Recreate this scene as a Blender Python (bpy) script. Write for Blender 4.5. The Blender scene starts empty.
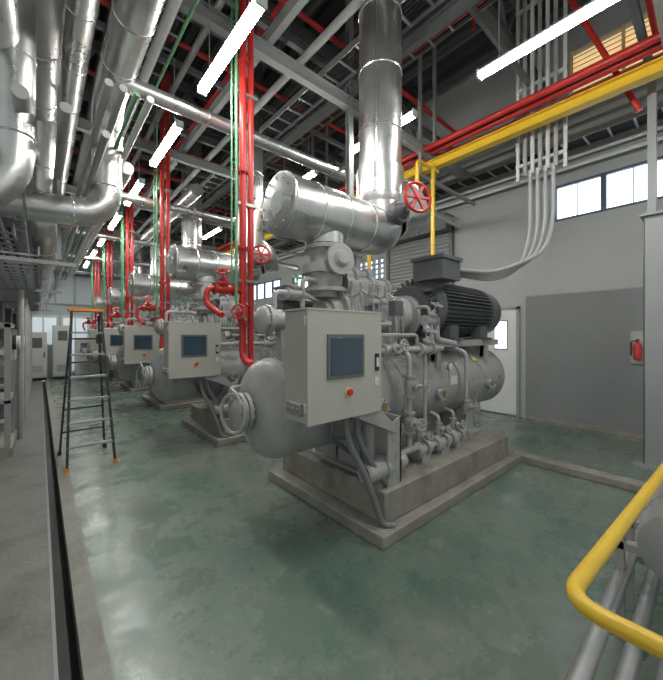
import bpy, bmesh, math, random
from mathutils import Vector, Matrix
random.seed(4)
V=Vector
PI=math.pi

# ------------------------------------------------------------------ materials
def mat(name,col,rough=.5,metal=0.0,var=.12,scale=6.0,bump=0.0,bscale=40.0,emit=0,stretch=None,grime=0.0):
    m=bpy.data.materials.new(name); m.use_nodes=True
    nt=m.node_tree; N=nt.nodes; L=nt.links
    b=N['Principled BSDF']
    b.inputs['Roughness'].default_value=rough
    b.inputs['Metallic'].default_value=metal
    tc=N.new('ShaderNodeTexCoord'); mp=N.new('ShaderNodeMapping')
    L.new(tc.outputs['Object'],mp.inputs[0])
    if stretch: mp.inputs['Scale'].default_value=stretch
    n=N.new('ShaderNodeTexNoise'); n.inputs['Scale'].default_value=scale; n.inputs['Detail'].default_value=5
    L.new(mp.outputs[0],n.inputs['Vector'])
    mx=N.new('ShaderNodeMix'); mx.data_type='RGBA'
    mx.inputs[6].default_value=(*[c*(1-var) for c in col],1)
    mx.inputs[7].default_value=(*[min(1,c*(1+var)) for c in col],1)
    L.new(n.outputs['Fac'],mx.inputs[0]); out=mx.outputs[2]
    if grime:
        g=N.new('ShaderNodeTexNoise'); g.inputs['Scale'].default_value=2.6; g.inputs['Detail'].default_value=8; g.inputs['Roughness'].default_value=.7
        L.new(mp.outputs[0],g.inputs['Vector'])
        gr=N.new('ShaderNodeMapRange'); gr.inputs[1].default_value=.48; gr.inputs[2].default_value=.72; gr.inputs[4].default_value=grime
        L.new(g.outputs['Fac'],gr.inputs[0])
        m2=N.new('ShaderNodeMix'); m2.data_type='RGBA'; L.new(gr.outputs[0],m2.inputs[0]); L.new(out,m2.inputs[6])
        m2.inputs[7].default_value=(col[0]*.45,col[1]*.43,col[2]*.38,1); out=m2.outputs[2]
    L.new(out,b.inputs['Base Color'])
    mr=N.new('ShaderNodeMapRange'); mr.inputs[3].default_value=max(.03,rough-.1); mr.inputs[4].default_value=min(1,rough+.1)
    L.new(n.outputs['Fac'],mr.inputs[0]); L.new(mr.outputs[0],b.inputs['Roughness'])
    if bump:
        n2=N.new('ShaderNodeTexNoise'); n2.inputs['Scale'].default_value=bscale; n2.inputs['Detail'].default_value=4
        L.new(mp.outputs[0],n2.inputs['Vector'])
        bp=N.new('ShaderNodeBump'); bp.inputs['Strength'].default_value=bump; bp.inputs['Distance'].default_value=.01
        L.new(n2.outputs['Fac'],bp.inputs['Height']); L.new(bp.outputs[0],b.inputs['Normal'])
    if emit:
        b.inputs['Emission Color'].default_value=(*col,1); b.inputs['Emission Strength'].default_value=emit
    return m

GREY=mat('machine_grey_paint',(.33,.33,.325),.30,0,.08,grime=.35)
GREY2=mat('cast_grey_paint',(.36,.36,.355),.38,0,.14,12,.15,grime=.45)
CAB=mat('cabinet_paint',(.42,.415,.375),.40,0,.04)
CABIN=mat('cabinet_trim_grey',(.25,.25,.25),.5,0,.05)
MOTOR=mat('motor_paint',(.10,.106,.11),.35,.1,.1)
ALU=mat('aluminium_cladding',(.58,.585,.58),.30,.93,.14,5,.3,9,grime=.35)
SEAM=mat('cladding_seam_band',(.72,.73,.73),.25,.95,.1,8)
GALV=mat('galvanised_steel',(.40,.41,.41),.38,.6,.18,25)
STEEL=mat('structural_steel_paint',(.13,.137,.137),.5,.1,.15,4)
STEELL=mat('light_steel_paint',(.27,.278,.275),.5,.1,.12,4)
DARK=mat('dark_steel',(.03,.032,.034),.5,.3,.2)
RED=mat('red_pipe_paint',(.47,.026,.02),.36,0,.12)
YEL=mat('yellow_paint',(.70,.45,.03),.36,0,.08)
GREEN=mat('green_pipe_paint',(.12,.33,.15),.45,0,.1)
BLACK=mat('black_rubber',(.02,.02,.022),.5,0,.1)
HOSE=mat('flexible_conduit_grey',(.17,.175,.18),.45,.1,.1)
HOSEL=mat('grey_power_cable',(.33,.335,.335),.42,0,.1)
WHITE=mat('white_paint',(.60,.61,.59),.45,0,.05)
SCREEN=mat('hmi_screen_glass',(.03,.06,.085),.12,0,.3,3)
BEZ=mat('screen_bezel',(.12,.125,.13),.4,0,.05)
REDB=mat('red_button',(.6,.02,.02),.3)
ORANGE=mat('orange_plastic',(.75,.25,.03),.45)
BRASS=mat('brass',(.5,.38,.15),.35,.9)
LOUV=mat('louver_beige',(.66,.50,.28),.55,0,.1)
FRAME=mat('window_frame_dark',(.05,.07,.11),.45)
TUBE=mat('fluorescent_diffuser',(1.0,1.0,.955),.4,0,0,emit=82)
PANE=mat('daylight_glow_frosted_glass',(.78,.90,1.0),.3,0,.05,3,emit=1.6)  # daylight is put into the pane as its own glow
PANEW=mat('warm_daylight_glow_panel',(.90,.68,.36),.4,0,.1,3,emit=.55)  # glowing sheet added behind the louver slats to imitate warm daylight
WALLM=mat('wall_plaster_grey',(.37,.378,.368),.8,0,.09,1.3,.15,60,grime=.18)
DADO=mat('dado_grey_paint',(.19,.195,.198),.6,0,.07,1.5,.1,50,grime=.15)
BACKM=mat('wall_pale_blue',(.40,.47,.49),.7,0,.08)
CONC=mat('plinth_concrete',(.27,.255,.225),.8,0,.4,7,.6,50,grime=.9)
DEBRIS=mat('stained_skirting',(.25,.225,.19),.85,0,.4,12,.5)
DECK=mat('roof_decking',(.045,.048,.049),.6,.1,.2,2)
STICK=mat('yellow_sticker',(.75,.62,.1),.5)

def floor_mat():
    m=bpy.data.materials.new('worn_green_epoxy_floor'); m.use_nodes=True
    nt=m.node_tree;N=nt.nodes;L=nt.links;b=N['Principled BSDF']
    tc=N.new('ShaderNodeTexCoord')
    def noise(sc,det=6,rough=.6,dist=0.0):
        n=N.new('ShaderNodeTexNoise');n.inputs['Scale'].default_value=sc;n.inputs['Detail'].default_value=det
        n.inputs['Roughness'].default_value=rough; n.inputs['Distortion'].default_value=dist
        L.new(tc.outputs['Object'],n.inputs['Vector']);return n
    def ramp(n,a,bb,c0=0.,c1=1.):
        r=N.new('ShaderNodeMapRange');r.inputs[1].default_value=a;r.inputs[2].default_value=bb
        r.inputs[3].default_value=c0;r.inputs[4].default_value=c1;L.new(n.outputs['Fac'],r.inputs[0]);return r
    def mix(f,a,c):
        x=N.new('ShaderNodeMix');x.data_type='RGBA'
        L.new(f,x.inputs[0])
        for s,i in ((a,6),(c,7)):
            if isinstance(s,tuple): x.inputs[i].default_value=(*s,1)
            else: L.new(s,x.inputs[i])
        return x.outputs[2]
    r1=ramp(noise(.75,8,.7,.5),.40,.60)
    base=mix(r1.outputs[0],(.085,.150,.115),(.20,.222,.185))
    r2=ramp(noise(3.0,9,.78,.4),.42,.62,0,.7)
    base=mix(r2.outputs[0],base,(.135,.175,.142))
    r3=ramp(noise(9,9,.8),.55,.68,0,.65)
    base=mix(r3.outputs[0],base,(.33,.335,.29))
    r6=ramp(noise(30,5,.7),.63,.70,0,.8)
    base=mix(r6.outputs[0],base,(.42,.42,.37))
    r4=ramp(noise(3.6,10,.85,1.0),.56,.72,0,.85)
    base=mix(r4.outputs[0],base,(.04,.05,.042))
    r7=ramp(noise(1.1,8,.75,1.6),.57,.68,0,.6)
    base=mix(r7.outputs[0],base,(.285,.285,.245))
    r8=ramp(noise(1.6,6,.7,2.2),.60,.70,0,.45)
    base=mix(r8.outputs[0],base,(.13,.105,.075))
    L.new(base,b.inputs['Base Color'])
    rr=ramp(noise(2.2,9,.75),.36,.64,.12,.46); L.new(rr.outputs[0],b.inputs['Roughness'])
    b.inputs['Specular IOR Level'].default_value=.6
    bp=N.new('ShaderNodeBump');bp.inputs['Strength'].default_value=.13;bp.inputs['Distance'].default_value=.01
    L.new(noise(18,7).outputs['Fac'],bp.inputs['Height']);L.new(bp.outputs[0],b.inputs['Normal'])
    return m
FLOOR=floor_mat()
FLOORG=mat('bare_concrete_floor',(.165,.168,.152),.45,0,.35,3.0,.3,30,grime=.8)
FLOORL=mat('gutter_kerb_concrete',(.23,.23,.20),.6,0,.35,6,.3,40,grime=.7)

# ------------------------------------------------------------------ mesh builder
class M:
    def __init__(s): s.bm=bmesh.new(); s.mats=[]
    def mi(s,m):
        if m not in s.mats: s.mats.append(m)
        return s.mats.index(m)
    def face(s,vs,i):
        try:
            f=s.bm.faces.new(vs); f.material_index=i; f.smooth=True
        except ValueError: pass
    def lathe(s,p0,d,prof,m,seg=24):
        i=s.mi(m); p0=V(p0); q=V(d).to_track_quat('Z','Y'); rings=[]
        for t,r in prof:
            if r<=1e-6: rings.append([s.bm.verts.new(p0+q@V((0,0,t)))])
            else: rings.append([s.bm.verts.new(p0+q@V((r*math.cos(2*PI*k/seg),r*math.sin(2*PI*k/seg),t))) for k in range(seg)])
        for a,b in zip(rings,rings[1:]):
            for k in range(seg):
                k2=(k+1)%seg
                if len(a)==1 and len(b)==1: continue
                if len(a)==1: s.face([a[0],b[k2],b[k]][::-1],i)
                elif len(b)==1: s.face([a[k],a[k2],b[0]],i)
                else: s.face([a[k],a[k2],b[k2],b[k]],i)
    def cyl(s,p0,p1,r,m,seg=20,r2=None):
        p0=V(p0);p1=V(p1);l=(p1-p0).length
        s.lathe(p0,p1-p0,[(0,0),(0,r),(l,r if r2 is None else r2),(l,0)],m,seg)
    def box(s,x0,x1,y0,y1,z0,z1,m):
        i=s.mi(m)
        v=[s.bm.verts.new((x,y,z)) for z in(z0,z1) for y in(y0,y1) for x in(x0,x1)]
        for f in((0,2,3,1),(4,5,7,6),(0,1,5,4),(2,6,7,3),(0,4,6,2),(1,3,7,5)): s.face([v[k] for k in f],i)
    def beam(s,p0,p1,w,h,m,up=(0,0,1)):
        i=s.mi(m);p0=V(p0);p1=V(p1);d=(p1-p0).normalized();u=V(up)
        if abs(d.dot(u))>.95:u=V((0,1,0))
        r=d.cross(u).normalized();u=r.cross(d)
        v=[s.bm.verts.new(p+r*a*w/2+u*b*h/2) for p in(p0,p1) for a,b in((-1,-1),(1,-1),(1,1),(-1,1))]
        for f in((3,2,1,0),(4,5,6,7),(0,1,5,4),(1,2,6,5),(2,3,7,6),(3,0,4,7)): s.face([v[k] for k in f],i)
    def ibeam(s,p0,p1,w,h,m,t=.012):
        p0=V(p0);p1=V(p1);d=(p1-p0).normalized();u=V((0,0,1))
        if abs(d.z)>.9:u=V((0,1,0))
        u=(u-d*u.dot(d)).normalized()
        s.beam(p0,p1,t,h-2*t,m,u)
        for k in(-1,1):
            o=u*(h/2-t/2)*k; s.beam(p0+o,p1+o,w,t,m,u)
    def prism(s,pts,ex,m):
        i=s.mi(m);ex=V(ex);a=[s.bm.verts.new(V(p)) for p in pts];b=[s.bm.verts.new(V(p)+ex) for p in pts]
        s.face(a[::-1],i);s.face(b,i)
        n=len(a)
        for k in range(n): s.face([a[k],a[(k+1)%n],b[(k+1)%n],b[k]],i)
    def tube(s,pts,r,m,rb=.1,seg=12,nb=6,close=False):
        i=s.mi(m);P=[V(p) for p in pts];path=[P[0]]
        for a,b,c in zip(P,P[1:],P[2:]):
            l1=(a-b).length;l2=(c-b).length;k=min(rb,l1*.49,l2*.49)
            q0=b+(a-b).normalized()*k;q1=b+(c-b).normalized()*k
            for j in range(nb+1):
                t=j/nb; path.append(q0*(1-t)**2+b*2*t*(1-t)+q1*t*t)
        path.append(P[-1])
        Q=[path[0]]
        for p in path[1:]:
            if (p-Q[-1]).length>1e-4: Q.append(p)
        path=Q; n=len(path); rings=[]; nrm=None
        for k in range(n):
            d=(path[min(k+1,n-1)]-path[max(k-1,0)]).normalized()
            if nrm is None:
                nrm=d.orthogonal().normalized()
            else:
                nrm=(nrm-d*nrm.dot(d))
                nrm=nrm.normalized() if nrm.length>1e-5 else d.orthogonal().normalized()
            bn=d.cross(nrm)
            rings.append([s.bm.verts.new(path[k]+nrm*r*math.cos(2*PI*j/seg)+bn*r*math.sin(2*PI*j/seg)) for j in range(seg)])
        for a,b in zip(rings,rings[1:]):
            for j in range(seg): s.face([a[j],a[(j+1)%seg],b[(j+1)%seg],b[j]],i)
        s.face(rings[0][::-1],i);s.face(rings[-1],i)
    def torus(s,c,ax,R,r,m,seg=28,s2=8):
        i=s.mi(m);q=V(ax).to_track_quat('Z','Y');c=V(c);g=[]
        for k in range(seg):
            a=2*PI*k/seg
            g.append([s.bm.verts.new(c+q@V(((R+r*math.cos(b))*math.cos(a),(R+r*math.cos(b))*math.sin(a),r*math.sin(b)))) for b in[2*PI*j/s2 for j in range(s2)]])
        for k in range(seg):
            for j in range(s2):
                s.face([g[k][j],g[(k+1)%seg][j],g[(k+1)%seg][(j+1)%s2],g[k][(j+1)%s2]],i)
    def flange(s,p,d,r,t,m,nb=8,bm_=None):
        p=V(p);d=V(d).normalized();s.cyl(p-d*t/2,p+d*t/2,r,m,24)
        q=d.to_track_quat('Z','Y')
        for k in range(nb):
            a=2*PI*(k+.5)/nb;o=q@V((r*.85*math.cos(a),r*.85*math.sin(a),0))
            s.cyl(p+o-d*(t/2+.018),p+o+d*(t/2+.018),max(.008,r*.07),bm_ or m,6)
    def wheel(s,c,ax,R,m,r=.012,sp=5):
        s.torus(c,ax,R,r,m,26,8);c=V(c);ax=V(ax).normalized();q=ax.to_track_quat('Z','Y')
        for k in range(sp):
            a=2*PI*k/sp;s.beam(c,c+q@V((R*math.cos(a),R*math.sin(a),0)),r*1.5,r*1.2,m,ax)
        s.cyl(c-ax*.025,c+ax*.025,R*.2,m,12)
    def valve(s,c,ax,r,m,stem=None,wm=None,stl=.2,wr=None):
        c=V(c);ax=V(ax).normalized()
        L=r*3
        s.lathe(c-ax*L,ax,[(0,0),(0,r*1.7),(r*.5,r*1.7),(r*.5,r*1.05),(L*.6,r*1.3),(L,r*1.6),(L*1.4,r*1.3),(2*L-r*.5,r*1.05),(2*L-r*.5,r*1.7),(2*L,r*1.7),(2*L,0)],m,20)
        if stem:
            st=V(stem).normalized()
            s.lathe(c,st,[(0,r*1.1),(r*2,r*1.0),(r*2,r*1.5),(r*2.5,r*1.5),(r*2.5,r*.8),(r*3.6,r*.5),(r*3.6,0)],m,16)
            s.cyl(c+st*r*3,c+st*(r*3.6+stl),r*.22,m,8)
            s.wheel(c+st*(r*3.6+stl),st,wr or r*2,wm or m,max(.007,r*.22))
    def obj(s,name,parent=None,loc=(0,0,0),bevel=0,ang=.6):
        bmesh.ops.recalc_face_normals(s.bm,faces=s.bm.faces)
        me=bpy.data.meshes.new(name);s.bm.to_mesh(me);s.bm.free()
        for m in s.mats: me.materials.append(m)
        me.set_sharp_from_angle(angle=ang)
        o=bpy.data.objects.new(name,me);bpy.context.collection.objects.link(o);o.location=loc
        if parent:o.parent=parent
        if bevel:
            b=o.modifiers.new('Bevel','BEVEL');b.width=bevel;b.segments=2;b.limit_method='ANGLE'
        return o
def empty(name,loc=(0,0,0)):
    e=bpy.data.objects.new(name,None);bpy.context.collection.objects.link(e);e.location=loc;e.empty_display_size=.2;return e
def inst(o,parent,loc):
    c=bpy.data.objects.new(o.name,o.data);bpy.context.collection.objects.link(c);c.parent=parent;c.location=loc
    for md in o.modifiers:
        if md.type=='BEVEL':
            b=c.modifiers.new('Bevel','BEVEL');b.width=md.width;b.segments=2;b.limit_method='ANGLE'
    return c

# ------------------------------------------------------------------ room shell
XW=7.1; YB=16.5; ZC=7.3
m=M()
m.box(.20,XW,-2.5,YB,-.15,0,FLOOR); m.obj('floor')
m=M()
m.box(-3,.065,-2.5,YB,-.30,0,FLOORG)
m.box(.065,.155,-2.5,YB,-.16,-.12,BLACK)
m.box(.155,.26,-2.5,YB,-.30,.006,FLOORL)
m.box(.05,.065,-2.5,YB,-.05,.004,STEELL)
m.box(.064,.068,-2.5,YB,-.12,-.02,CONC)
m.obj('floor_drain_channel')

def wall_x(name,x0,x1,y0,y1,z1,holes,mt):
    m=M();ys=sorted({y0,y1}|{h[0] for h in holes}|{h[1] for h in holes});zs=sorted({0,z1}|{h[2] for h in holes}|{h[3] for h in holes})
    for a,b in zip(ys,ys[1:]):
        run=None
        for c,d in zip(zs,zs[1:]):
            cy=(a+b)/2;cz=(c+d)/2
            hole=any(h[0]<cy<h[1] and h[2]<cz<h[3] for h in holes)
            if not hole:
                run=(run[0],d) if run else (c,d)
            if hole and run: m.box(x0,x1,a,b,run[0],run[1],mt);run=None
        if run: m.box(x0,x1,a,b,run[0],run[1],mt)
    return m.obj(name)
holes=[(-.95,2.02,3.66,4.3),(.3,1.75,5.5,6.6),(6.0,7.6,3.0,3.75),(8.6,10.4,3.1,3.8),(11.2,13.8,3.1,3.8),(-1.6,-.1,5.5,6.6)]
wall_x('wall_right',XW,XW+.2,-2.5,YB+.2,ZC,holes,WALLM)
m=M(); m.box(XW-.02,XW-.002,-2.5,2.46,.0,2.33,DADO); m.box(XW-.028,XW-.002,-2.5,2.46,2.33,2.35,STEELL); m.obj('trim_dado')
m=M();m.box(XW-.14,XW-.003,-2.5,YB-.05,5.05,5.35,WALLM);m.obj('trim_wall_beam')
m=M()
for k in range(60):
    y=-2.4+k*.32; w=.32; h=random.uniform(.03,.08)
    if 2.5<y+.16<3.45 or y>YB-.4: continue
    m.box(XW-.05-random.uniform(0,.03),XW-.021,y,y+w,0,h,DEBRIS)
m.obj('baseboard_right')
def window(name,y0,y1,z0,z1,n):
    m=M();f=.035
    m.box(XW-.01,XW+.08,y0,y1,z0,z0+f,FRAME);m.box(XW-.01,XW+.08,y0,y1,z1-f,z1,FRAME)
    for k in range(n+1):
        yy=y0+(y1-y0)*k/n; yy=min(max(yy,y0+f),y1-f)
        m.box(XW-.01,XW+.08,yy-f,yy+f,z0+f,z1-f,FRAME)
    for k in range(n):
        a=y0+(y1-y0)*(k+.5)/n; m.box(XW+.03,XW+.05,a-.005,a+.005,z0+f,z1-f,FRAME)
    m.box(XW+.055,XW+.06,y0+.01,y1-.01,z0+.01,z1-.01,PANE)
    m.obj(name)
window('window_1',-.95,2.02,3.66,4.3,4)
window('window_2',8.6,10.4,3.1,3.8,3)
window('window_3',11.2,13.8,3.1,3.8,4)
m=M()
for a in range(9):
    y=6.0+a*.2; m.box(XW,XW+.12,min(y,7.56),min(y+.04,7.6),3.0,3.75,WALLM)
for a in range(6):
    z=3.0+a*.142; m.box(XW,XW+.12,6.0,7.6,z,min(z+.035,3.75),WALLM)
m.box(XW+.13,XW+.135,6.0,7.6,3.0,3.75,PANE)
m.obj('vent_block_window')
for nm,y0,y1 in(('a',.3,1.75),('b',-1.6,-.1)):
    m=M()
    for k in range(12):
        z=5.53+k*.085; m.prism([(XW+.02,y0,z),(XW+.03,y0,z),(XW+.10,y0,z+.06),(XW+.09,y0,z+.06)],(0,y1-y0,0),LOUV)
    m.box(XW-.01,XW+.05,y0,y0+.04,5.5,6.6,LOUV);m.box(XW-.01,XW+.05,y1-.04,y1,5.5,6.6,LOUV)
    m.box(XW-.01,XW+.05,(y0+y1)/2-.02,(y0+y1)/2+.02,5.5,6.6,LOUV)
    m.box(XW+.15,XW+.155,y0,y1,5.5,6.6,PANEW)
    m.obj('wall_louver')
m=M();m.box(XW-.05,XW-.003,2.56,2.62,0,2.16,STEELL);m.box(XW-.05,XW-.003,3.34,3.4,0,2.16,STEELL);m.box(XW-.05,XW-.003,2.56,3.4,2.1,2.16,STEELL)
m.box(XW-.035,XW-.003,2.62,3.34,.02,2.1,WHITE);m.box(XW-.045,XW-.035,2.78,3.05,1.3,1.9,STEELL);m.box(XW-.048,XW-.044,2.8,3.03,1.33,1.87,PANE)
m.cyl((XW-.09,3.25,1.02),(XW-.035,3.25,1.02),.012,GALV,10);m.cyl((XW-.09,3.26,1.02),(XW-.09,3.12,1.02),.01,GALV,10)
m.obj('door_1',bevel=.004)
m=M();m.box(XW-.1,XW-.003,3.95,4.03,0,4.2,STEEL);m.box(XW-.1,XW-.003,5.77,5.85,0,4.2,STEEL);m.box(XW-.35,XW-.003,3.95,5.85,3.95,4.3,STEEL)
z=.0
while z<3.9:
    m.prism([(XW-.03,4.03,z),(XW-.06,4.03,z+.03),(XW-.06,4.03,z+.06),(XW-.03,4.03,z+.09)],(0,1.74,0),STEELL);z+=.09
m.box(XW-.03,XW-.004,4.03,5.77,0,3.95,STEEL)
m.obj('roller_shutter_door')
m=M();m.box(-3,XW,YB,YB+.2,0,ZC,BACKM);m.obj('wall_back')
m=M();m.box(-3.2,-3,4,YB+.2,0,ZC,WALLM);m.obj('wall_left')
SKYG=mat('office_window_glow_glass',(.70,.80,.84),.15,0,.15,3,emit=.35)  # brightness of the room behind is painted in as glass emission
m=M()
for k in range(5):
    x=-1.3+k*.95
    m.box(x,x+.9,YB-.06,YB-.003,.0,2.35,WHITE)
    m.box(x+.08,x+.82,YB-.075,YB-.06,1.25 if k%2 else .2,2.25,SKYG)
    m.box(x+.43,x+.47,YB-.09,YB-.075,.1,2.25,WHITE)
m.obj('window_4')
m=M();m.box(-1.3,5.6,YB-.05,YB-.003,2.75,3.95,STEELL)
for k in range(6):
    x=-1.25+k*1.15; m.box(x+.03,x+1.08,YB-.06,YB-.05,2.8,3.9,BACKM);m.box(x+.53,x+.58,YB-.07,YB-.06,2.8,3.9,STEELL)
m.obj('window_5')
for x,hh in((-.35,1.7),(.35,1.95),(1.0,1.5)):
    m=M();m.box(x,x+.55,15.6,16.0,.1,hh,WHITE);m.box(x+.02,x+.53,15.62,15.98,0,.1,DARK);m.box(x+.03,x+.52,15.585,15.6,.14,hh-.04,WHITE)
    m.box(x+.15,x+.42,15.575,15.586,hh-.55,hh-.2,BEZ);m.box(x+.46,x+.49,15.565,15.586,.8,1.0,DARK)
    for k in range(5): m.box(x+.12,x+.43,15.578,15.586,.3+k*.05,.32+k*.05,CABIN)
    m.obj('electrical_cabinet',bevel=.006)

# ceiling
m=M();i=m.mi(DECK);x=-3.2;pr=[]
while x<XW+.3:
    pr+=[(x,ZC),(x+.1,ZC),(x+.14,ZC+.07),(x+.24,ZC+.07)];x+=.28
a=[m.bm.verts.new((p[0],-2.5,p[1])) for p in pr];b=[m.bm.verts.new((p[0],YB+.2,p[1])) for p in pr]
for k in range(len(a)-1): m.face([a[k],a[k+1],b[k+1],b[k]],i)
m.obj('ceiling',ang=.2)
m=M()
for k in range(7):
    y=-.6+k*2.75
    if y>YB-.2: continue
    for z in(6.15,7.0):
        m.ibeam((-2.98,y,z),(XW-.02,y,z),.12,.14,STEEL)
    n=12;w=(XW+2.96)/n
    for j in range(n):
        x=-2.97+j*w
        m.beam((x,y,6.2),(x+w/2,y,6.95),.05,.05,STEEL);m.beam((x+w/2,y,6.95),(x+w,y,6.2),.05,.05,STEEL)
m.obj('roof_trusses')
m=M()
for k in range(12):
    x=-2.4+k*.84
    m.ibeam((x,-2.45,7.17),(x,YB-.05,7.17),.08,.16,STEEL,.01)
m.obj('roof_purlins')

# ------------------------------------------------------------------ compressor package
PITCH=3.05;YC=2.46
OX=3.2
def build_machine():
    P={}
    m=M();r=.41;zc=1.0
    head=[(.20*(1-math.cos(t)),r*math.sin(t)) for t in[PI/2*k/8 for k in range(9)]]
    L=4.05
    prof=[(0,0)]+head[1:]+[(L-h[0],h[1]) for h in head[::-1][:-1]]+[(L,0)]
    m.lathe((1.24,0,zc),(1,0,0),prof,GREY,48)
    for x in(1.45,2.75,4.05,5.08): m.cyl((x-.008,0,zc),(x+.008,0,zc),r+.006,GREY,48)
    m.cyl((1.18,0,zc),(1.34,0,zc),.115,GREY2,28);m.flange((1.215,0,zc),(1,0,0),.15,.03,GREY2,12)
    m.flange((1.175,0,zc),(1,0,0),.15,.03,GREY2,12);m.lathe((1.16,0,zc),(-1,0,0),[(0,.10),(.025,.06),(.03,0)],GREY2,24)
    m.tube([(1.15,-.12,zc-.0),(1.10,-.17,zc+.02),(1.10,-.17,zc+.15),(1.10,0,zc+.2),(1.2,.0,zc+.2)],.012,GREY2,.08,8)
    m.torus((1.11,-.03,zc+.0),(1,.2,0),.145,.013,GREY2)
    for x in(2.35,3.35,4.55):
        m.cyl((x,-r+.02,zc-.05),(x,-r-.06,zc-.05),.055,GREY2,16);m.flange((x,-r-.05,zc-.05),(0,1,0),.075,.03,GREY2,6);m.cyl((x,-r-.068,zc-.05),(x,-r-.07,zc-.05),.04,BRASS,16)
    m.cyl((1.75,.1,zc+.35),(1.75,.1,zc+.6),.05,GREY2);m.flange((1.75,.1,zc+.58),(0,0,1),.09,.03,GREY2)
    m.prism([(2.0,-.30,zc+.285),(2.12,-.30,zc+.285),(2.06,-.225,zc+.35)],(0,-.006,.004),STICK)
    m.prism([(4.3,-.33,zc+.26),(4.42,-.33,zc+.26),(4.36,-.265,zc+.33)],(0,-.006,.004),STICK)
    m.box(3.6,3.75,-.414,-.36,1.02,1.12,WHITE)
    P['oil_separator_vessel']=m
    m=M()
    for x in(2.2,4.08):
        top=[(x,(r+.005)*math.cos(a),zc+(r+.005)*math.sin(a)) for a in[PI+PI*k/14*1.0 for k in range(1,14)]]
        m.prism([(x,-.34,.385)]+top+[(x,.34,.385)],(.02,0,0),GREY)
        m.prism([(x+.2,-.34,.385)]+[(x+.2,p[1],p[2]) for p in top]+[(x+.2,.34,.385)],(.02,0,0),GREY)
        for y in(-.33,0,.33):m.box(x,x+.22,y-.01,y+.01,.385,.60 if y==0 else .78,GREY)
        m.box(x-.06,x+.28,-.42,.42,.36,.388,GREY)
        for y in(-.38,.38):
            for xx in(x-.03,x+.25): m.cyl((xx,y,.388),(xx,y,.43),.016,GALV,6)
    m.box(2.25,4.2,-.12,.12,.362,.40,GREY)
    P['support_saddles']=m
    m=M();z=1.80
    m.lathe((1.98,0,z),(1,0,0),[(0,0),(0,.13),(.05,.13),(.05,.17),(.14,.19),(.14,.25),(.18,.25),(.18,.21),(.45,.225),(.45,.27),(.49,.27),(.49,.235),(.8,.225),(.82,.28),(.86,.28),(.86,.22),(.98,.18),(1.0,.24),(1.04,.24),(1.04,.19),(1.2,.19),(1.2,.26),(1.25,.26),(1.25,0)],GREY2,32)
    for x,R in((2.14,.25),(2.45,.27),(2.82,.28),(3.0,.24)):
        for k in range(14):
            a=2*PI*k/14; m.cyl((x-.025,R*.9*math.cos(a),z+R*.9*math.sin(a)),(x+.065,R*.9*math.cos(a),z+R*.9*math.sin(a)),.013,GREY2,6)
    for k in range(6):
        x=2.2+k*.045; m.torus((x,0,z),(1,0,0),.222,.008,GREY2,24,6)
    m.lathe((1.80,-.06,z-.16),(1,0,0),[(0,0),(0,.10),(.03,.10),(.03,.08),(.3,.08),(.3,.115),(.34,.115),(.34,.1),(.7,.1)],GREY2,22)
    m.lathe((2.25,.02,z+.30),(1,0,0),[(0,0),(0,.13),(.03,.13),(.03,.105),(.35,.11),(.35,.14),(.39,.14),(.39,.11),(.62,.10),(.62,.13),(.66,.13),(.66,0)],GREY2,26)
    m.box(2.3,2.85,-.10,.12,z+.12,z+.28,GREY2)
    m.box(2.1,2.34,-.17,.17,1.36,1.66,GREY2);m.box(2.62,2.9,-.19,.19,1.34,1.62,GREY2)
    m.box(2.05,2.95,-.22,.22,1.33,1.39,GREY2)
    m.lathe((1.27,-.12,1.72),(1,0,0),[(0,0),(.0,.06),(.03,.105),(.06,.105),(.06,.085),(.42,.085),(.42,.11),(.46,.11),(.46,.05),(.74,.05)],GREY2,24)
    m.flange((1.35,-.12,1.72),(1,0,0),.12,.03,GREY2,10)
    m.box(1.46,1.54,-.16,-.08,1.36,1.65,GREY2);m.box(1.70,1.76,-.16,-.08,1.38,1.65,GREY2)
    m.tube([(1.42,-.12,1.78),(1.42,-.12,1.95),(1.6,-.12,1.95),(1.8,-.05,1.95),(2.0,0,1.9)],.022,GREY2,.06,10)
    m.valve((1.62,-.12,1.95),(1,0,0),.026,GREY2,(0,-.3,1),GREEN,.04,.045)
    x=2.05
    m.lathe((x,0,1.95),(0,0,1),[(0,.13),(.05,.13),(.05,.2),(.09,.2),(.09,.15),(.16,.17),(.22,.17),(.22,.215),(.26,.215),(.262,.215),(.30,.215),(.30,.15),(.38,.14),(.44,.17),(.44,.2),(.48,.2),(.48,.15),(.56,.15)],GREY2,32)
    for zz in(2.02,2.19,2.23,2.41):
        m.flange((x,0,zz),(0,0,1),.205,.03,GREY2,12)
    m.lathe((x,-.1,2.28),(-.15,-1,0.0),[(0,.1),(.12,.1),(.12,.14),(.155,.14),(.155,.08),(.2,.05),(.2,0)],GREY2,24)
    m.tube([(x-.13,-.05,2.1),(x-.3,-.05,2.1),(x-.3,-.05,1.8),(x-.3,-.08,1.7)],.022,GREY2,.06,10)
    m.lathe((x+.2,0,2.18),(1,0,0.15),[(0,.06),(.14,.06),(.14,.09),(.17,.09),(.17,.05),(.34,.04),(.34,.07),(.4,.07),(.4,0)],GREY2,18)
    m.tube([(2.78,.0,1.95),(2.78,.0,2.12),(2.78,.34,2.12),(2.78,.34,1.15)],.075,GREY2,.12,16)
    m.flange((2.78,.34,1.6),(0,0,1),.12,.05,GREY2)
    m.valve((2.42,-.27,1.92),(1,0,0),.03,GREY2,(0,-.3,1),GREY2,.06,.05)
    m.tube([(2.52,-.27,1.92),(2.75,-.27,1.92),(2.75,-.3,1.55),(2.62,-.33,1.45)],.018,GREY2,.05,8)
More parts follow.
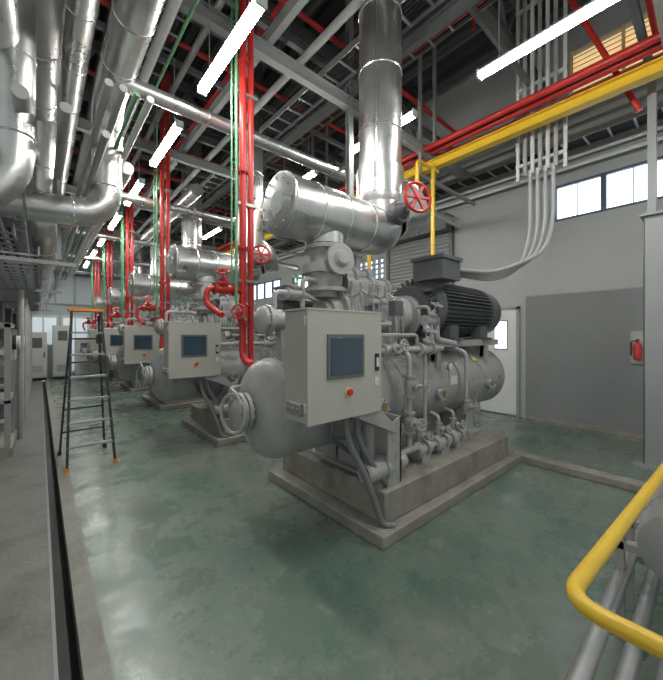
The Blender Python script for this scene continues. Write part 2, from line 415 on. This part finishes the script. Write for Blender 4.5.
    for k in range(5):
        m.cyl((2.2+k*.12,-.2,1.98),(2.2+k*.12,-.22,2.06),.014,GREY2,8)
        m.cyl((2.2+k*.12,-.22,2.06),(2.2+k*.12,-.22,2.10),.02,GALV if k%2 else GREY2,8)
    m.cyl((2.5,.02,2.2),(2.5,.02,2.42),.03,GREY2,12);m.flange((2.5,.02,2.42),(0,0,1),.06,.025,GREY2,4)
    P['screw_compressor_block']=m
    m=M();z=1.93;R=.30;mx=3.40
    m.lathe((mx,0,z),(1,0,0),[(0,0),(0,.27),(.03,.27),(.05,.36),(.12,.38),(.2,.38),(.22,R),(1.45,R),(1.47,.36),(1.55,.36),(1.6,.34),(1.78,.33),(1.82,.28),(1.82,0)],MOTOR,40)
    for k in range(44):
        a=2*PI*k/44; c,s_=math.cos(a),math.sin(a)
        m.beam((mx+.22,(R+.02)*c,z+(R+.02)*s_),(mx+1.46,(R+.02)*c,z+(R+.02)*s_),.010,.085,MOTOR,(0,c,s_))
    for k in range(28):
        a=2*PI*k/28; c,s_=math.cos(a),math.sin(a)
        m.beam((mx+.03,.18*c,z+.18*s_),(mx+.03,.35*c,z+.35*s_),.012,.05,MOTOR,(1,0,0))
    for x in(mx+.32,mx+1.1):
        m.box(x,x+.2,-.34,-.2,1.56,1.72,MOTOR);m.box(x,x+.2,.2,.34,1.56,1.72,MOTOR);m.box(x-.02,x+.22,-.4,.4,1.535,1.565,MOTOR)
    m.box(3.28,3.66,-.5,-.12,2.22,2.46,MOTOR);m.box(3.26,3.68,-.52,-.10,2.44,2.48,MOTOR)
    m.box(3.36,3.62,-.3,-.1,2.1,2.25,MOTOR)
    m.torus((4.3,0,z+.4),(0,1,0),.04,.012,MOTOR,14,6)
    m.cyl((3.05,0,1.80),(3.40,0,1.90),.19,GREY2,28);m.cyl((3.33,0,1.92),(3.40,0,1.93),.26,MOTOR,28)
    m.box(3.25,5.0,-.36,-.28,1.46,1.54,GREY);m.box(3.25,5.0,.28,.36,1.46,1.54,GREY)
    for x in(3.4,4.6):
        m.box(x,x+.08,-.33,.33,1.3,1.47,GREY);m.box(x,x+.08,-.36,-.28,1.1,1.47,GREY);m.box(x,x+.08,.28,.36,1.1,1.47,GREY)
    P['drive_motor']=m
    m=M();y0,y1=-.745,-.46
    m.box(1.30,1.98,y0+.02,y1,1.02,1.76,CAB)
    m.box(1.285,1.995,y0,y0+.022,1.015,1.765,CAB)
    m.box(1.285,1.995,y0-.004,y1+.01,1.762,1.775,CAB)
    m.box(1.445,1.795,y0-.012,y0,1.30,1.605,BEZ)
    m.box(1.47,1.77,y0-.016,y0-.011,1.325,1.58,SCREEN)
    m.cyl((1.64,y0,1.20),(1.64,y0-.006,1.20),.032,STICK,18)
    m.cyl((1.64,y0,1.20),(1.64,y0-.014,1.20),.018,CABIN,16);m.cyl((1.64,y0-.014,1.20),(1.64,y0-.032,1.20),.023,REDB,16)
    m.box(1.92,1.955,y0-.014,y0,1.33,1.46,BLACK);m.box(1.925,1.95,y0-.016,y0-.012,1.36,1.43,WHITE)
    m.box(1.915,1.96,y0-.006,y0,1.22,1.28,WHITE)
    for zz in(1.1,1.66):m.cyl((1.278,y0+.02,zz),(1.278,y0+.02,zz+.06),.01,CAB,8)
    m.box(1.27,1.30,-.68,-.52,1.07,1.15,CABIN)
    for k in range(3):m.cyl((1.27,-.65+k*.05,1.11),(1.255,-.65+k*.05,1.11),.012,GALV,10)
    m.box(1.36,1.42,-.52,-.34,1.12,1.18,GREY);m.box(1.88,1.94,-.5,-.38,1.12,1.18,GREY)
    m.prism([(1.78,-.72,1.02),(2.02,-.72,1.02),(2.2,-.72,.86),(2.2,-.72,.80),(1.78,-.72,.98)],(0,.24,0),GREY)
    m.prism([(2.13,-.70,.86),(2.30,-.70,.92),(2.30,-.70,.36),(2.13,-.70,.36)],(0,.02,0),GREY)
    m.prism([(2.28,-.70,.36),(2.30,-.70,.36),(2.30,-.70,.92),(2.28,-.70,.92)],(0,.28,0),GREY)
    P['control_cabinet']=m
    m=M()
    m.tube([(1.86,-.62,1.02),(1.86,-.62,.8),(2.0,-.66,.55),(2.12,-.69,.40),(2.2,-.6,.372)],.026,HOSE,.15,12)
    m.tube([(1.78,-.58,1.02),(1.77,-.6,.8),(1.9,-.68,.5),(2.02,-.735,.12),(2.1,-.79,.11)],.026,HOSE,.15,12)
    m.tube([(1.7,-.52,1.02),(1.7,-.5,.9),(1.8,-.38,.75),(2.2,-.2,.5)],.02,HOSE,.1,10)
    for k in range(3): m.cyl((1.70+k*.08,-.52-.05*k,1.03),(1.70+k*.08,-.52-.05*k,.97),.034,GALV,10)
    P['flexible_conduits']=m
    m=M()
    m.lathe((1.93,-.62,.50),(1,0,0),[(0,0),(0,.07),(.02,.085),(.2,.085),(.2,.1),(.23,.1),(.23,.085),(.30,.085),(.3,0)],GREY,24)
    m.lathe((2.23,-.62,.50),(1,0,0),[(0,.05),(.1,.05),(.1,.075),(.16,.075),(.2,.06),(.2,0)],GREY2,20)
    m.box(2.06,2.32,-.66,-.58,.36,.43,GREY)
    for x in(2.75,3.1,3.4):
        m.lathe((x,-.52,.47),(1,0,0),[(0,0),(0,.06),(.02,.08),(.05,.08),(.05,.055),(.14,.055),(.14,.085),(.17,.085),(.17,.06),(.24,.06),(.24,0)],GREY2,20)
        m.box(x+.05,x+.2,-.57,-.47,.36,.43,GREY2)
        m.valve((x+.1,-.5,.60),(0,0,1),.024,GREY2,(0,-1,.2),GREY2,.04,.04)
        m.tube([(x+.1,-.5,.66),(x+.1,-.5,.74),(x+.1,-.40,.76)],.02,GREY2,.04,10)
    m.tube([(2.4,-.55,.52),(2.75,-.55,.52)],.03,GREY2);m.tube([(2.98,-.52,.47),(3.12,-.52,.47)],.03,GREY2);m.tube([(3.3,-.52,.47),(3.42,-.52,.47)],.03,GREY2)
    m.tube([(2.62,-.55,.5),(2.62,-.55,1.42),(2.62,-.2,1.5)],.026,GREY2,.06,12)
    m.tube([(2.95,-.50,1.46),(2.95,-.50,1.1),(2.95,-.5,.6)],.018,GREY2,.06,12)
    m.tube([(2.0,-.5,1.46),(3.3,-.5,1.46),(3.3,-.3,1.46)],.03,GREY2,.07,12)
    m.tube([(2.3,-.44,1.60),(2.9,-.44,1.60),(2.9,-.44,1.46)],.018,GREY2,.05,10)
    m.tube([(2.1,-.28,1.7),(2.1,-.44,1.7),(2.5,-.44,1.7),(2.5,-.3,1.75)],.018,GREY2,.05,10)
    m.valve((2.62,-.55,1.12),(0,0,1),.034,GREY2,(.2,-1,.1),GREY2,.05,.05)
    m.valve((2.62,-.55,.78),(0,0,1),.034,GREY2,(-.3,-1,.1),GREY2,.05,.05)
    m.valve((2.95,-.5,1.46),(1,0,0),.038,GREY2,(0,-.4,1),GREY2,.06,.06)
    m.valve((2.4,-.5,1.46),(1,0,0),.034,GREY2,(0,-1,.3),GREY2,.05,.05)
    m.tube([(3.6,-.5,.47),(3.80,-.5,.47),(3.80,-.5,1.4),(3.80,-.3,1.45)],.022,GREY2,.07,12)
    m.valve((3.80,-.5,.75),(0,0,1),.028,GREY2,(0,-1,.2),GREY2,.04,.05)
    m.cyl((3.7,-.5,.36),(3.7,-.5,.5),.05,GREY2)
    m.tube([(3.0,-.46,1.75),(3.22,-.46,1.75),(3.22,-.46,1.55),(3.6,-.46,1.50)],.035,GREY2,.08,14)
    m.valve((3.1,-.46,1.75),(1,0,0),.034,GREY2,(0,-.5,1),GREY2,.06,.06)
    for x,zz in((2.2,1.62),(3.0,1.66),(3.45,1.25)):
        m.cyl((x,-.47,zz),(x,-.50,zz),.045,GALV,18);m.cyl((x,-.501,zz),(x,-.503,zz),.038,WHITE,18)
        m.tube([(x,-.48,zz-.04),(x,-.48,zz-.16)],.008,GALV,.02,6)
    for k in range(7):
        x=2.1+k*.12;yy=-.30-.02*(k%3)
        m.tube([(x,-.2,1.95),(x,yy,2.0),(x+.05,yy,1.5),(x+.1,yy-.05,1.42)],.007,GALV if k%2 else GREY2,.06,6)
    m.tube([(3.1,-.3,1.9),(3.1,-.45,1.9),(3.1,-.5,1.46)],.018,GREY2,.05,8)
    m.box(2.5,2.62,-.48,-.40,1.78,1.92,MOTOR)
    P['oil_pipework']=m
    m=M();z=2.72;r=.26;rx=2.84
    m.lathe((1.52,0,z),(1,0,0),[(0,0),(0,r*.9),(.01,r),(1.05,r)],ALU,40)
    m.lathe((1.515,0,z),(1,0,0),[(0,0),(0,.1),(.006,.1)],SEAM,24)
    for k in range(12):
        a=2*PI*k/12; m.cyl((1.505,.21*math.cos(a),z+.21*math.sin(a)),(1.53,.21*math.cos(a),z+.21*math.sin(a)),.01,GALV,6)
    for x in(1.55,1.86,2.17,2.5):m.torus((x,0,z),(1,0,0),r,.009,SEAM,40,6)
    m.tube([(2.53,0,z),(rx,0,z),(rx,0,3.4)],r-.004,ALU,.29,32,4)
    m.lathe((rx,0,3.0),(0,0,1),[(0,r-.003),(.05,r+.008),(.08,r+.008),(.12,.232),(4.25,.232)],ALU,36)
    for zz in(3.15,3.8,4.45,5.1,5.75,6.4):m.torus((rx,0,zz),(0,0,1),.233,.009,SEAM,36,6)
    m.beam((rx-.20,-.12,3.1),(rx-.20,-.12,7.0),.012,.012,SEAM)
    m.lathe((rx+.02,-.03,2.84),(1,-.25,.75),[(.1,.24),(.2,.25),(.34,.33),(.36,.33),(.36,.30),(.46,.18),(.46,0)],ALU,32)
    m.torus(V((rx+.02,-.03,2.84))+V((1,-.25,.75)).normalized()*.35,(1,-.25,.75),.33,.01,SEAM,32,6)
    m.lathe((rx-.0,-.12,2.84),(-.15,-1,.2),[(0,.12),(.2,.12),(.2,.10),(.28,.05),(.28,0)],MOTOR,22)
    m.cyl((rx-.03,-.3,2.88),(rx-.07,-.52,2.93),.018,GALV,10)
    m.wheel((rx-.075,-.54,2.935),(-.35,-1,.1),.145,RED,.017,6)
    m.lathe((2.05,0,2.44),(0,0,1),[(0,.15),(0,.19),(.12,.19)],ALU,28)
    P['insulated_suction_pipe']=m
    return P
parts=build_machine()
first={}
for n in range(5):
    e=empty('screw_compressor_package',(OX,YC+PITCH*n,0))
    for k,mm in parts.items():
        if n==0: first[k]=mm.obj(k,e,(-OX,0,0),bevel=.006 if k=='control_cabinet' else 0)
        else: inst(first[k],e,(-OX,0,0))
pl=None
for n in range(5):
    if pl is None:
        m=M();m.box(1.92-OX,4.56-OX,-.83,.83,0,.10,CONC);m.box(2.05-OX,4.40-OX,-.74,.74,.10,.36,CONC)
        pl=m.obj('concrete_plinth',None,(OX,YC,0),bevel=.012)
    else: inst(pl,None,(OX,YC+PITCH*n,0))
m=M();m.box(4.56,4.72,-2.5,15.4,0,.09,CONC);m.obj('concrete_kerb',bevel=.012)

# ------------------------------------------------------------------ pipe rack / overhead
m=M()
for n in range(-1,5):
    y=3.42+PITCH*n
    if n>=0:
        m.ibeam((3.3,y,0),(3.3,y,7.0),.08,.08,STEELL)
    m.ibeam((-2.5,y,4.85),(6.98,y,4.85),.10,.16,STEELL)
    m.ibeam((0.3,y+.3,5.5),(6.9,y+.3,5.5),.08,.12,STEEL)
    m.beam((-2.5,y+1.5,5.35),(6.9,y+1.5,5.35),.05,.08,STEEL)
    if n>=0:
        m.beam((.16,y+1.2,4.8),(.16,y+1.2,2.4),.035,.035,STEELL)
        m.beam((-.9,y+1.2,2.36),(.3,y+1.2,2.36),.04,.04,STEELL)
        m.beam((5.0,y,4.4),(5.0,y,7.0),.05,.05,STEELL);m.beam((5.45,y,4.4),(5.45,y,7.0),.05,.05,STEELL);m.beam((4.9,y,4.38),(6.98,y,4.38),.05,.06,STEELL)
for x in(.6,2.0,3.3):
    m.ibeam((x,-2.4,5.02),(x,YB-.1,5.02),.08,.14,STEELL if x==2.0 else STEEL)
m.obj('overhead_steel_rack')

m=M()
for n in range(5):
    y=3.72+PITCH*n
    m.tube([(.55,y,4.0),(6.9,y,4.0)],.075,ALU,.1,20)
    for x in(1.4,2.3,3.2,4.1,5.0,5.9): m.torus((x,y,4),(1,0,0),.076,.005,SEAM,20,6)
    m.cyl((3.3,y,4.0),(3.3,y-.25,4.0),.02,GALV,8)
m.obj('clad_cross_pipes')

def clad(name,pts,r,rb=.3,nb=4,step=.6):
    m=M();m.tube(pts,r,ALU,rb,28,nb)
    P=[V(p) for p in pts]
    for a,b in zip(P,P[1:]):
        L=(b-a).length;d=(b-a).normalized();t=min(rb,L*.49)
        while t<L-min(rb,L*.49)+.01:
            c=a+d*t;m.torus(c,d,r,.008,SEAM,28,6);t+=step
    return m.obj(name)
clad('insulated_pipe',[(.56,-1.5,4.1),(.56,4.4,4.1),(.56,4.4,2.9),(-.1,4.4,2.86)],.145,.3)
clad('insulated_pipe',[(-.12,4.42,2.86),(-.9,4.42,2.86)],.11,.2)
clad('insulated_pipe',[(-.14,3.5,4.6),(-.14,3.5,2.7),(-.8,3.5,2.35)],.12,.3)
clad('insulated_pipe',[(.05,5.4,4.5),(.05,5.4,2.75),(.05,9,2.75),(.05,15.3,2.75)],.13,.3)
clad('insulated_pipe',[(.3,1.0,4.75),(.3,15.5,4.75)],.13,.3,step=.9)
clad('insulated_pipe',[(.0,2.0,4.3),(.0,15.5,4.3)],.16,.3,step=.9)
clad('insulated_pipe',[(-.25,2.5,3.8),(-.25,15.5,3.8)],.14,.3,step=.9)
clad('insulated_pipe',[(.85,5.0,3.75),(.85,15.5,3.75)],.08,.3,step=1.2)
clad('insulated_pipe',[(2.3,6.6,4.4),(2.3,15.9,4.4)],.12,.3,step=1.2)
m=M()
for (x,z,r,c) in((.42,3.62,.03,GREY2),(.52,3.62,.03,GREY2),(.62,3.62,.018,GREEN),(.72,3.62,.03,WHITE),(.15,3.3,.04,GREY2),(-.1,3.3,.05,GREY2),(.4,3.2,.03,GALV),(.95,4.70,.05,GREY2),(1.1,4.70,.016,GREEN),(-.4,3.0,.05,GREY2),(.8,5.3,.07,GREY2),(1.5,5.25,.04,GALV),(2.6,5.2,.05,GREY2)):
    m.tube([(x,1.8 if z>4 else 3.2,z),(x,15.8,z)],r,c,.1,12)
m.obj('overhead_service_pipes')
def tray(name,x0,x1,y0,y1,z):
    m=M();m.box(x0,x0+.012,y0,y1,z,z+.09,GALV);m.box(x1-.012,x1,y0,y1,z,z+.09,GALV)
    y=y0+.1
    while y<y1: m.box(x0,x1,y,y+.03,z+.005,z+.025,GALV);y+=.3
    for k in range(6):
        x=x0+.04+(x1-x0-.08)*k/5;m.tube([(x,y0,z+.04),(x,y1,z+.04)],.014,BLACK,.1,6)
    return m.obj(name)
tray('cable_tray',-.75,-.2,4.8,15.8,2.66)
tray('cable_tray',-.75,.0,4.6,15.8,2.42)
tray('cable_tray',6.45,6.85,-2,15.8,4.72)
tray('cable_tray',2.9,3.22,-.5,15.8,5.12)
tray('cable_tray',3.75,4.15,-.5,15.8,5.62)
tray('cable_tray',1.05,1.45,.5,15.8,5.62)

for n in range(5):
    y=3.26+PITCH*n
    m=M()
    m.tube([(1.60,y,6.2),(1.60,y,1.9),(1.60,y,1.35),(1.60,y-.2,1.3)],.036,RED,.12,16)
    m.tube([(1.70,y+.02,6.2),(1.70,y+.02,1.3),(1.70,y-.15,1.25)],.032,RED,.1,16)
    for zz in(3.3,4.45,2.5): m.flange((1.60,y,zz),(0,0,1),.06,.025,RED,6);m.box(1.54,1.76,y-.02,y+.06,zz-.35,zz-.32,GALV)
    m.tube([(1.60,y,2.06),(1.22,y,2.06),(1.22,y,1.9),(1.25,y-.3,1.78)],.028,RED,.08,14)
    m.valve((1.40,y,2.06),(1,0,0),.036,RED,(-.3,-.5,1),RED,.06,.06)
    m.valve((1.60,y,1.80),(0,0,1),.038,RED,(-.6,-.8,.15),RED,.06,.07)
    m.obj('red_pipe_riser')
    m=M();m.tube([(1.50,y-.06,6.0),(1.50,y-.06,1.9),(1.58,y-.12,1.75)],.014,GREEN,.06,8);m.tube([(1.47,y-.02,6.0),(1.47,y-.02,2.2)],.009,GREEN,.06,8);m.obj('green_pipe_riser')
m=M()
for (x,z,r) in((5.12,4.86,.045),(5.32,4.88,.05),(5.5,4.84,.035)):
    m.tube([(x,-2.3,z),(x,15.8,z)],r,RED,.1,14)
m.tube([(1.0,-2,5.75),(1.0,15.8,5.75)],.05,RED,.1,14);m.tube([(4.3,-2,5.9),(4.3,15.8,5.9)],.05,RED,.1,14)
m.tube([(2.4,-2,5.95),(2.4,15.8,5.95)],.035,RED,.1,14)
for n in range(11):
    y=.6+n*1.52
    m.tube([(-2,y,5.85),(6.9,y,5.85)],.036,RED,.1,12)
    for x in(1.0,4.3): m.tube([(x,y,5.75 if x<2 else 5.9),(x,y,5.6)],.02,RED)
m.tube([(5.47,1.35,6.2),(5.66,.66,4.4)],.033,RED,.1,12)
m.obj('red_sprinkler_main')
m=M();m.ibeam((5.22,-2.3,4.58),(5.22,15.8,4.58),.13,.15,YEL,.014)
m.obj('yellow_runway_beam')
m=M();m.tube([(5.05,3.2,4.5),(5.05,3.2,2.6),(5.05,2.9,2.5)],.035,YEL,.08,12);m.tube([(5.2,3.2,4.42),(4.6,3.2,4.42),(4.6,3.2,3.9)],.03,YEL,.08,12)
m.tube([(5.85,-2.3,4.98),(5.85,15.8,4.98)],.04,YEL,.1,12);m.tube([(5.7,-2.3,4.98),(5.7,15.8,4.98)],.03,GREY2,.1,12)
m.tube([(3.9,3.6,4.7),(3.9,3.6,.3)],.03,YEL);m.obj('yellow_gas_pipe')

m=M()
for k in range(5):
    m.tube([(5.5,1.52+k*.10,7.0),(5.5,1.52+k*.10,3.98)],.027,WHITE if k%2 else GREY2,.1,10)
for z in(4.15,4.9,5.3,5.9,6.5):
    m.box(5.53,5.57,1.40,2.06,z,z+.045,WHITE)
m.beam((5.56,1.42,3.95),(5.56,1.42,7.1),.04,.04,WHITE);m.beam((5.56,2.04,3.95),(5.56,2.04,7.1),.04,.04,WHITE)
m.obj('electrical_conduit_rack')
m=M()
for k in range(4):
    y=1.55+k*.10
    m.tube([(5.5,y,4.0),(5.5,y,3.2-.05*k),(5.3,y+.05,2.75-.05*k),(4.6,1.95,2.42-.035*k),(3.66,2.02+.07*k,2.36)],.026,HOSEL,.45,10,9)
    m.cyl((5.5,y,3.95),(5.5,y,4.03),.036,GALV,10)
m.obj('motor_power_cables')

m=M()
for x,z,r in((6.92,4.50,.03),(6.98,4.68,.03),(6.7,5.15,.05)):
    m.tube([(x,-2.3,z),(x,15.8,z)],r,WHITE,.1,12)
m.obj('white_wall_pipes')

m=M();x,y=5.70,.49
m.box(x-.09,x-.07,y-.13,y+.13,.02,3.05,STEELL);m.box(x-.07,x+.07,y-.01,y+.01,.02,3.05,STEELL);m.box(x+.07,x+.09,y-.13,y+.13,.02,3.05,STEELL)
m.box(x-.09,x+.09,y+.12,y+.132,.02,3.05,GALV)
m.box(x-.2,x+.2,y-.22,y+.22,0,.02,STEELL);m.box(x-.14,x+.14,y-.16,y+.16,3.05,3.08,STEELL)
m.box(x-.05,x+.05,y+.02,y+.10,3.08,4.7,STEELL)
m.obj('steel_column')
m=M();yy=.84
m.lathe((XW-.10,yy,1.22),(0,0,1),[(0,0),(0,.045),(.01,.055),(.20,.055),(.24,.04),(.26,.02),(.29,.02),(.29,0)],RED,20)
m.box(XW-.14,XW-.07,yy-.012,yy+.012,1.51,1.54,BLACK);m.tube([(XW-.1,yy,1.51),(XW-.1,yy+.08,1.5),(XW-.1,yy+.075,1.28)],.01,BLACK,.05,8)
m.box(XW-.045,XW-.021,yy-.09,yy+.09,1.15,1.66,GREY2)
m.obj('fire_extinguisher')

# ------------------------------------------------------------------ fluorescent fixtures
def lamp(x,y,z,L=1.22):
    m=M();m.prism([(x-.05,y,z+.05),(x+.05,y,z+.05),(x+.03,y,z+.085),(x-.03,y,z+.085)],(0,L,0),WHITE)
    m.box(x-.038,x+.038,y+.01,y+L-.01,z+.012,z+.05,TUBE)
    m.box(x-.045,x+.045,y-.01,y+.01,z+.0,z+.085,WHITE);m.box(x-.045,x+.045,y+L-.01,y+L+.01,z+.0,z+.085,WHITE)
    for yy in(y+.2,y+L-.2): m.cyl((x,yy,z+.085),(x,yy,5.0),.006,GALV,6)
    m.obj('fluorescent_lamp')
for k in range(-1,7): lamp(1.25,2.24+k*1.95,4.05)
for k in range(-1,7): lamp(3.47,.50+k*1.95,4.27,1.15)

# ------------------------------------------------------------------ step ladder
m=M()
BL=DARK
fl,fr=V((.24,4.98,.0)),V((.72,4.98,.0));bl,br=V((.20,5.75,0)),V((.70,5.75,0))
tl,tr=V((.30,5.28,1.90)),V((.60,5.28,1.90));tbl,tbr=V((.31,5.42,1.86)),V((.59,5.42,1.86))
for a,b in((fl,tl),(fr,tr)): m.beam(a,b,.025,.06,BL,(0,1,0))
for a,b in((bl,tbl),(br,tbr)): m.beam(a,b,.022,.04,BL,(0,1,0))
for k in range(1,7):
    t=k/7; m.beam(fl.lerp(tl,t),fr.lerp(tr,t),.08,.022,STEELL)
for k in(1,2,4,5):
    t=k/6; m.beam(bl.lerp(tbl,t),br.lerp(tbr,t),.02,.02,BL)
m.box(.27,.63,5.22,5.46,1.90,1.935,ORANGE)
for p in(fl,fr,bl,br): m.box(p.x-.022,p.x+.022,p.y-.03,p.y+.03,0,.05,ORANGE if p in(fl,fr) else BL)
for x in(.27,.67): m.beam((x,5.13,1.0),(x-.01,5.6,.95),.01,.02,GALV)
m.obj('step_ladder')

# ------------------------------------------------------------------ foreground rail and pipes
m=M()
m.tube([(4.4,.10,.87),(1.075,.275,.885),(1.075,-1.4,.885)],.0225,YEL,.1,16,8)
for p in((2.95,.178),(4.35,.103),(1.075,-.9)): m.cyl((p[0],p[1],0),(p[0],p[1],.87),.022,YEL,14)
m.obj('yellow_guard_rail')
m=M()
for y,z,r in((.34,.34,.034),(.235,.30,.03),(.12,.33,.036)):
    m.tube([(4.4,y,z),(1.2,y,z),(1.2,y,0.0)],r,GALV,.1,16)
    m.flange((1.9,y,z),(1,0,0),r*1.5,.03,GALV,4)
for x in(2.8,4.0):
    m.box(x,x+.04,-.05,.42,.19,.23,GREY);m.box(x,x+.04,.38,.42,0,.19,GREY);m.box(x,x+.04,-.05,-.01,0,.19,GREY)
m.obj('foreground_pipe_run')
m=M();m.lathe((2.05,.09,.66),(1,0,0),[(0,0),(0,.12),(.02,.16),(.06,.17),(.7,.17),(.74,.15),(.75,0)],GREY,32)
for x in(2.3,2.6): m.box(x,x+.05,-.14,-.1,0,.56,GREY);m.box(x,x+.05,.33,.37,0,.56,GREY);m.box(x,x+.05,-.14,.37,.48,.52,GREY)
m.obj('small_receiver_tank')

# ------------------------------------------------------------------ left side equipment
def leftunit(y):
    m=M();x=-.62
    m.box(x-.3,x+.35,y-.5,y+.5,.0,.12,CONC)
    for a in(-.25,.3):
        for b in(-.45,.45): m.box(x+a-.03,x+a+.03,y+b-.03,y+b+.03,.12,1.75,STEELL)
    m.box(x-.28,x+.33,y-.48,y+.48,1.70,1.76,STEELL)
    m.box(x-.28,x+.33,y-.48,y+.48,.70,.74,STEELL)
    m.lathe((x+.05,y-.42,1.15),(0,1,0),[(0,0),(.03,.15),(.1,.22),(.74,.22),(.81,.15),(.84,0)],GREY,28)
    m.lathe((x+.05,y,.12),(0,0,1),[(0,.16),(.04,.16),(.04,.11),(.5,.11),(.55,.15),(.7,.15)],MOTOR,24)
    m.tube([(x+.05,y,1.35),(x+.05,y,2.3)],.06,GREY2,.1,14);m.flange((x+.05,y,1.6),(0,0,1),.11,.04,GREY2)
    m.cyl((x+.42,y-.3,1.5),(x+.38,y-.3,1.5),.09,WHITE,20);m.cyl((x+.34,y-.3,1.5),(x+.38,y-.3,1.5),.1,DARK,20)
    m.box(x+.3,x+.36,y-.1,y+.3,1.25,1.6,CAB)
    m.box(x-.2,x+.25,y-.4,y+.0,1.78,2.05,BLACK);m.box(x-.15,x+.2,y+.1,y+.4,1.76,1.95,STEELL)
    m.tube([(x+.40,y+.5,.0),(x+.40,y+.5,2.3)],.04,GREY2)
    m.obj('pump_skid')
for y in(6.6,8.4,10.2,12.2,14.2): leftunit(y)

# ------------------------------------------------------------------ world, camera
w=bpy.data.worlds.new('World');bpy.context.scene.world=w;w.use_nodes=True
bg=w.node_tree.nodes['Background'];bg.inputs[0].default_value=(.90,.95,.92,1);bg.inputs[1].default_value=.50
s=bpy.context.scene
s.view_settings.view_transform='Standard'
s.view_settings.exposure=.2
cd=bpy.data.cameras.new('camera');cam=bpy.data.objects.new('camera',cd);bpy.context.collection.objects.link(cam)
cam.location=(0,0,1.6);cam.rotation_euler=(PI/2,0,-math.radians(40.9))
cd.sensor_fit='HORIZONTAL';cd.sensor_width=36;cd.lens=337/663*36;cd.shift_y=-5/663;cd.clip_start=.05;cd.clip_end=100
s.camera=cam
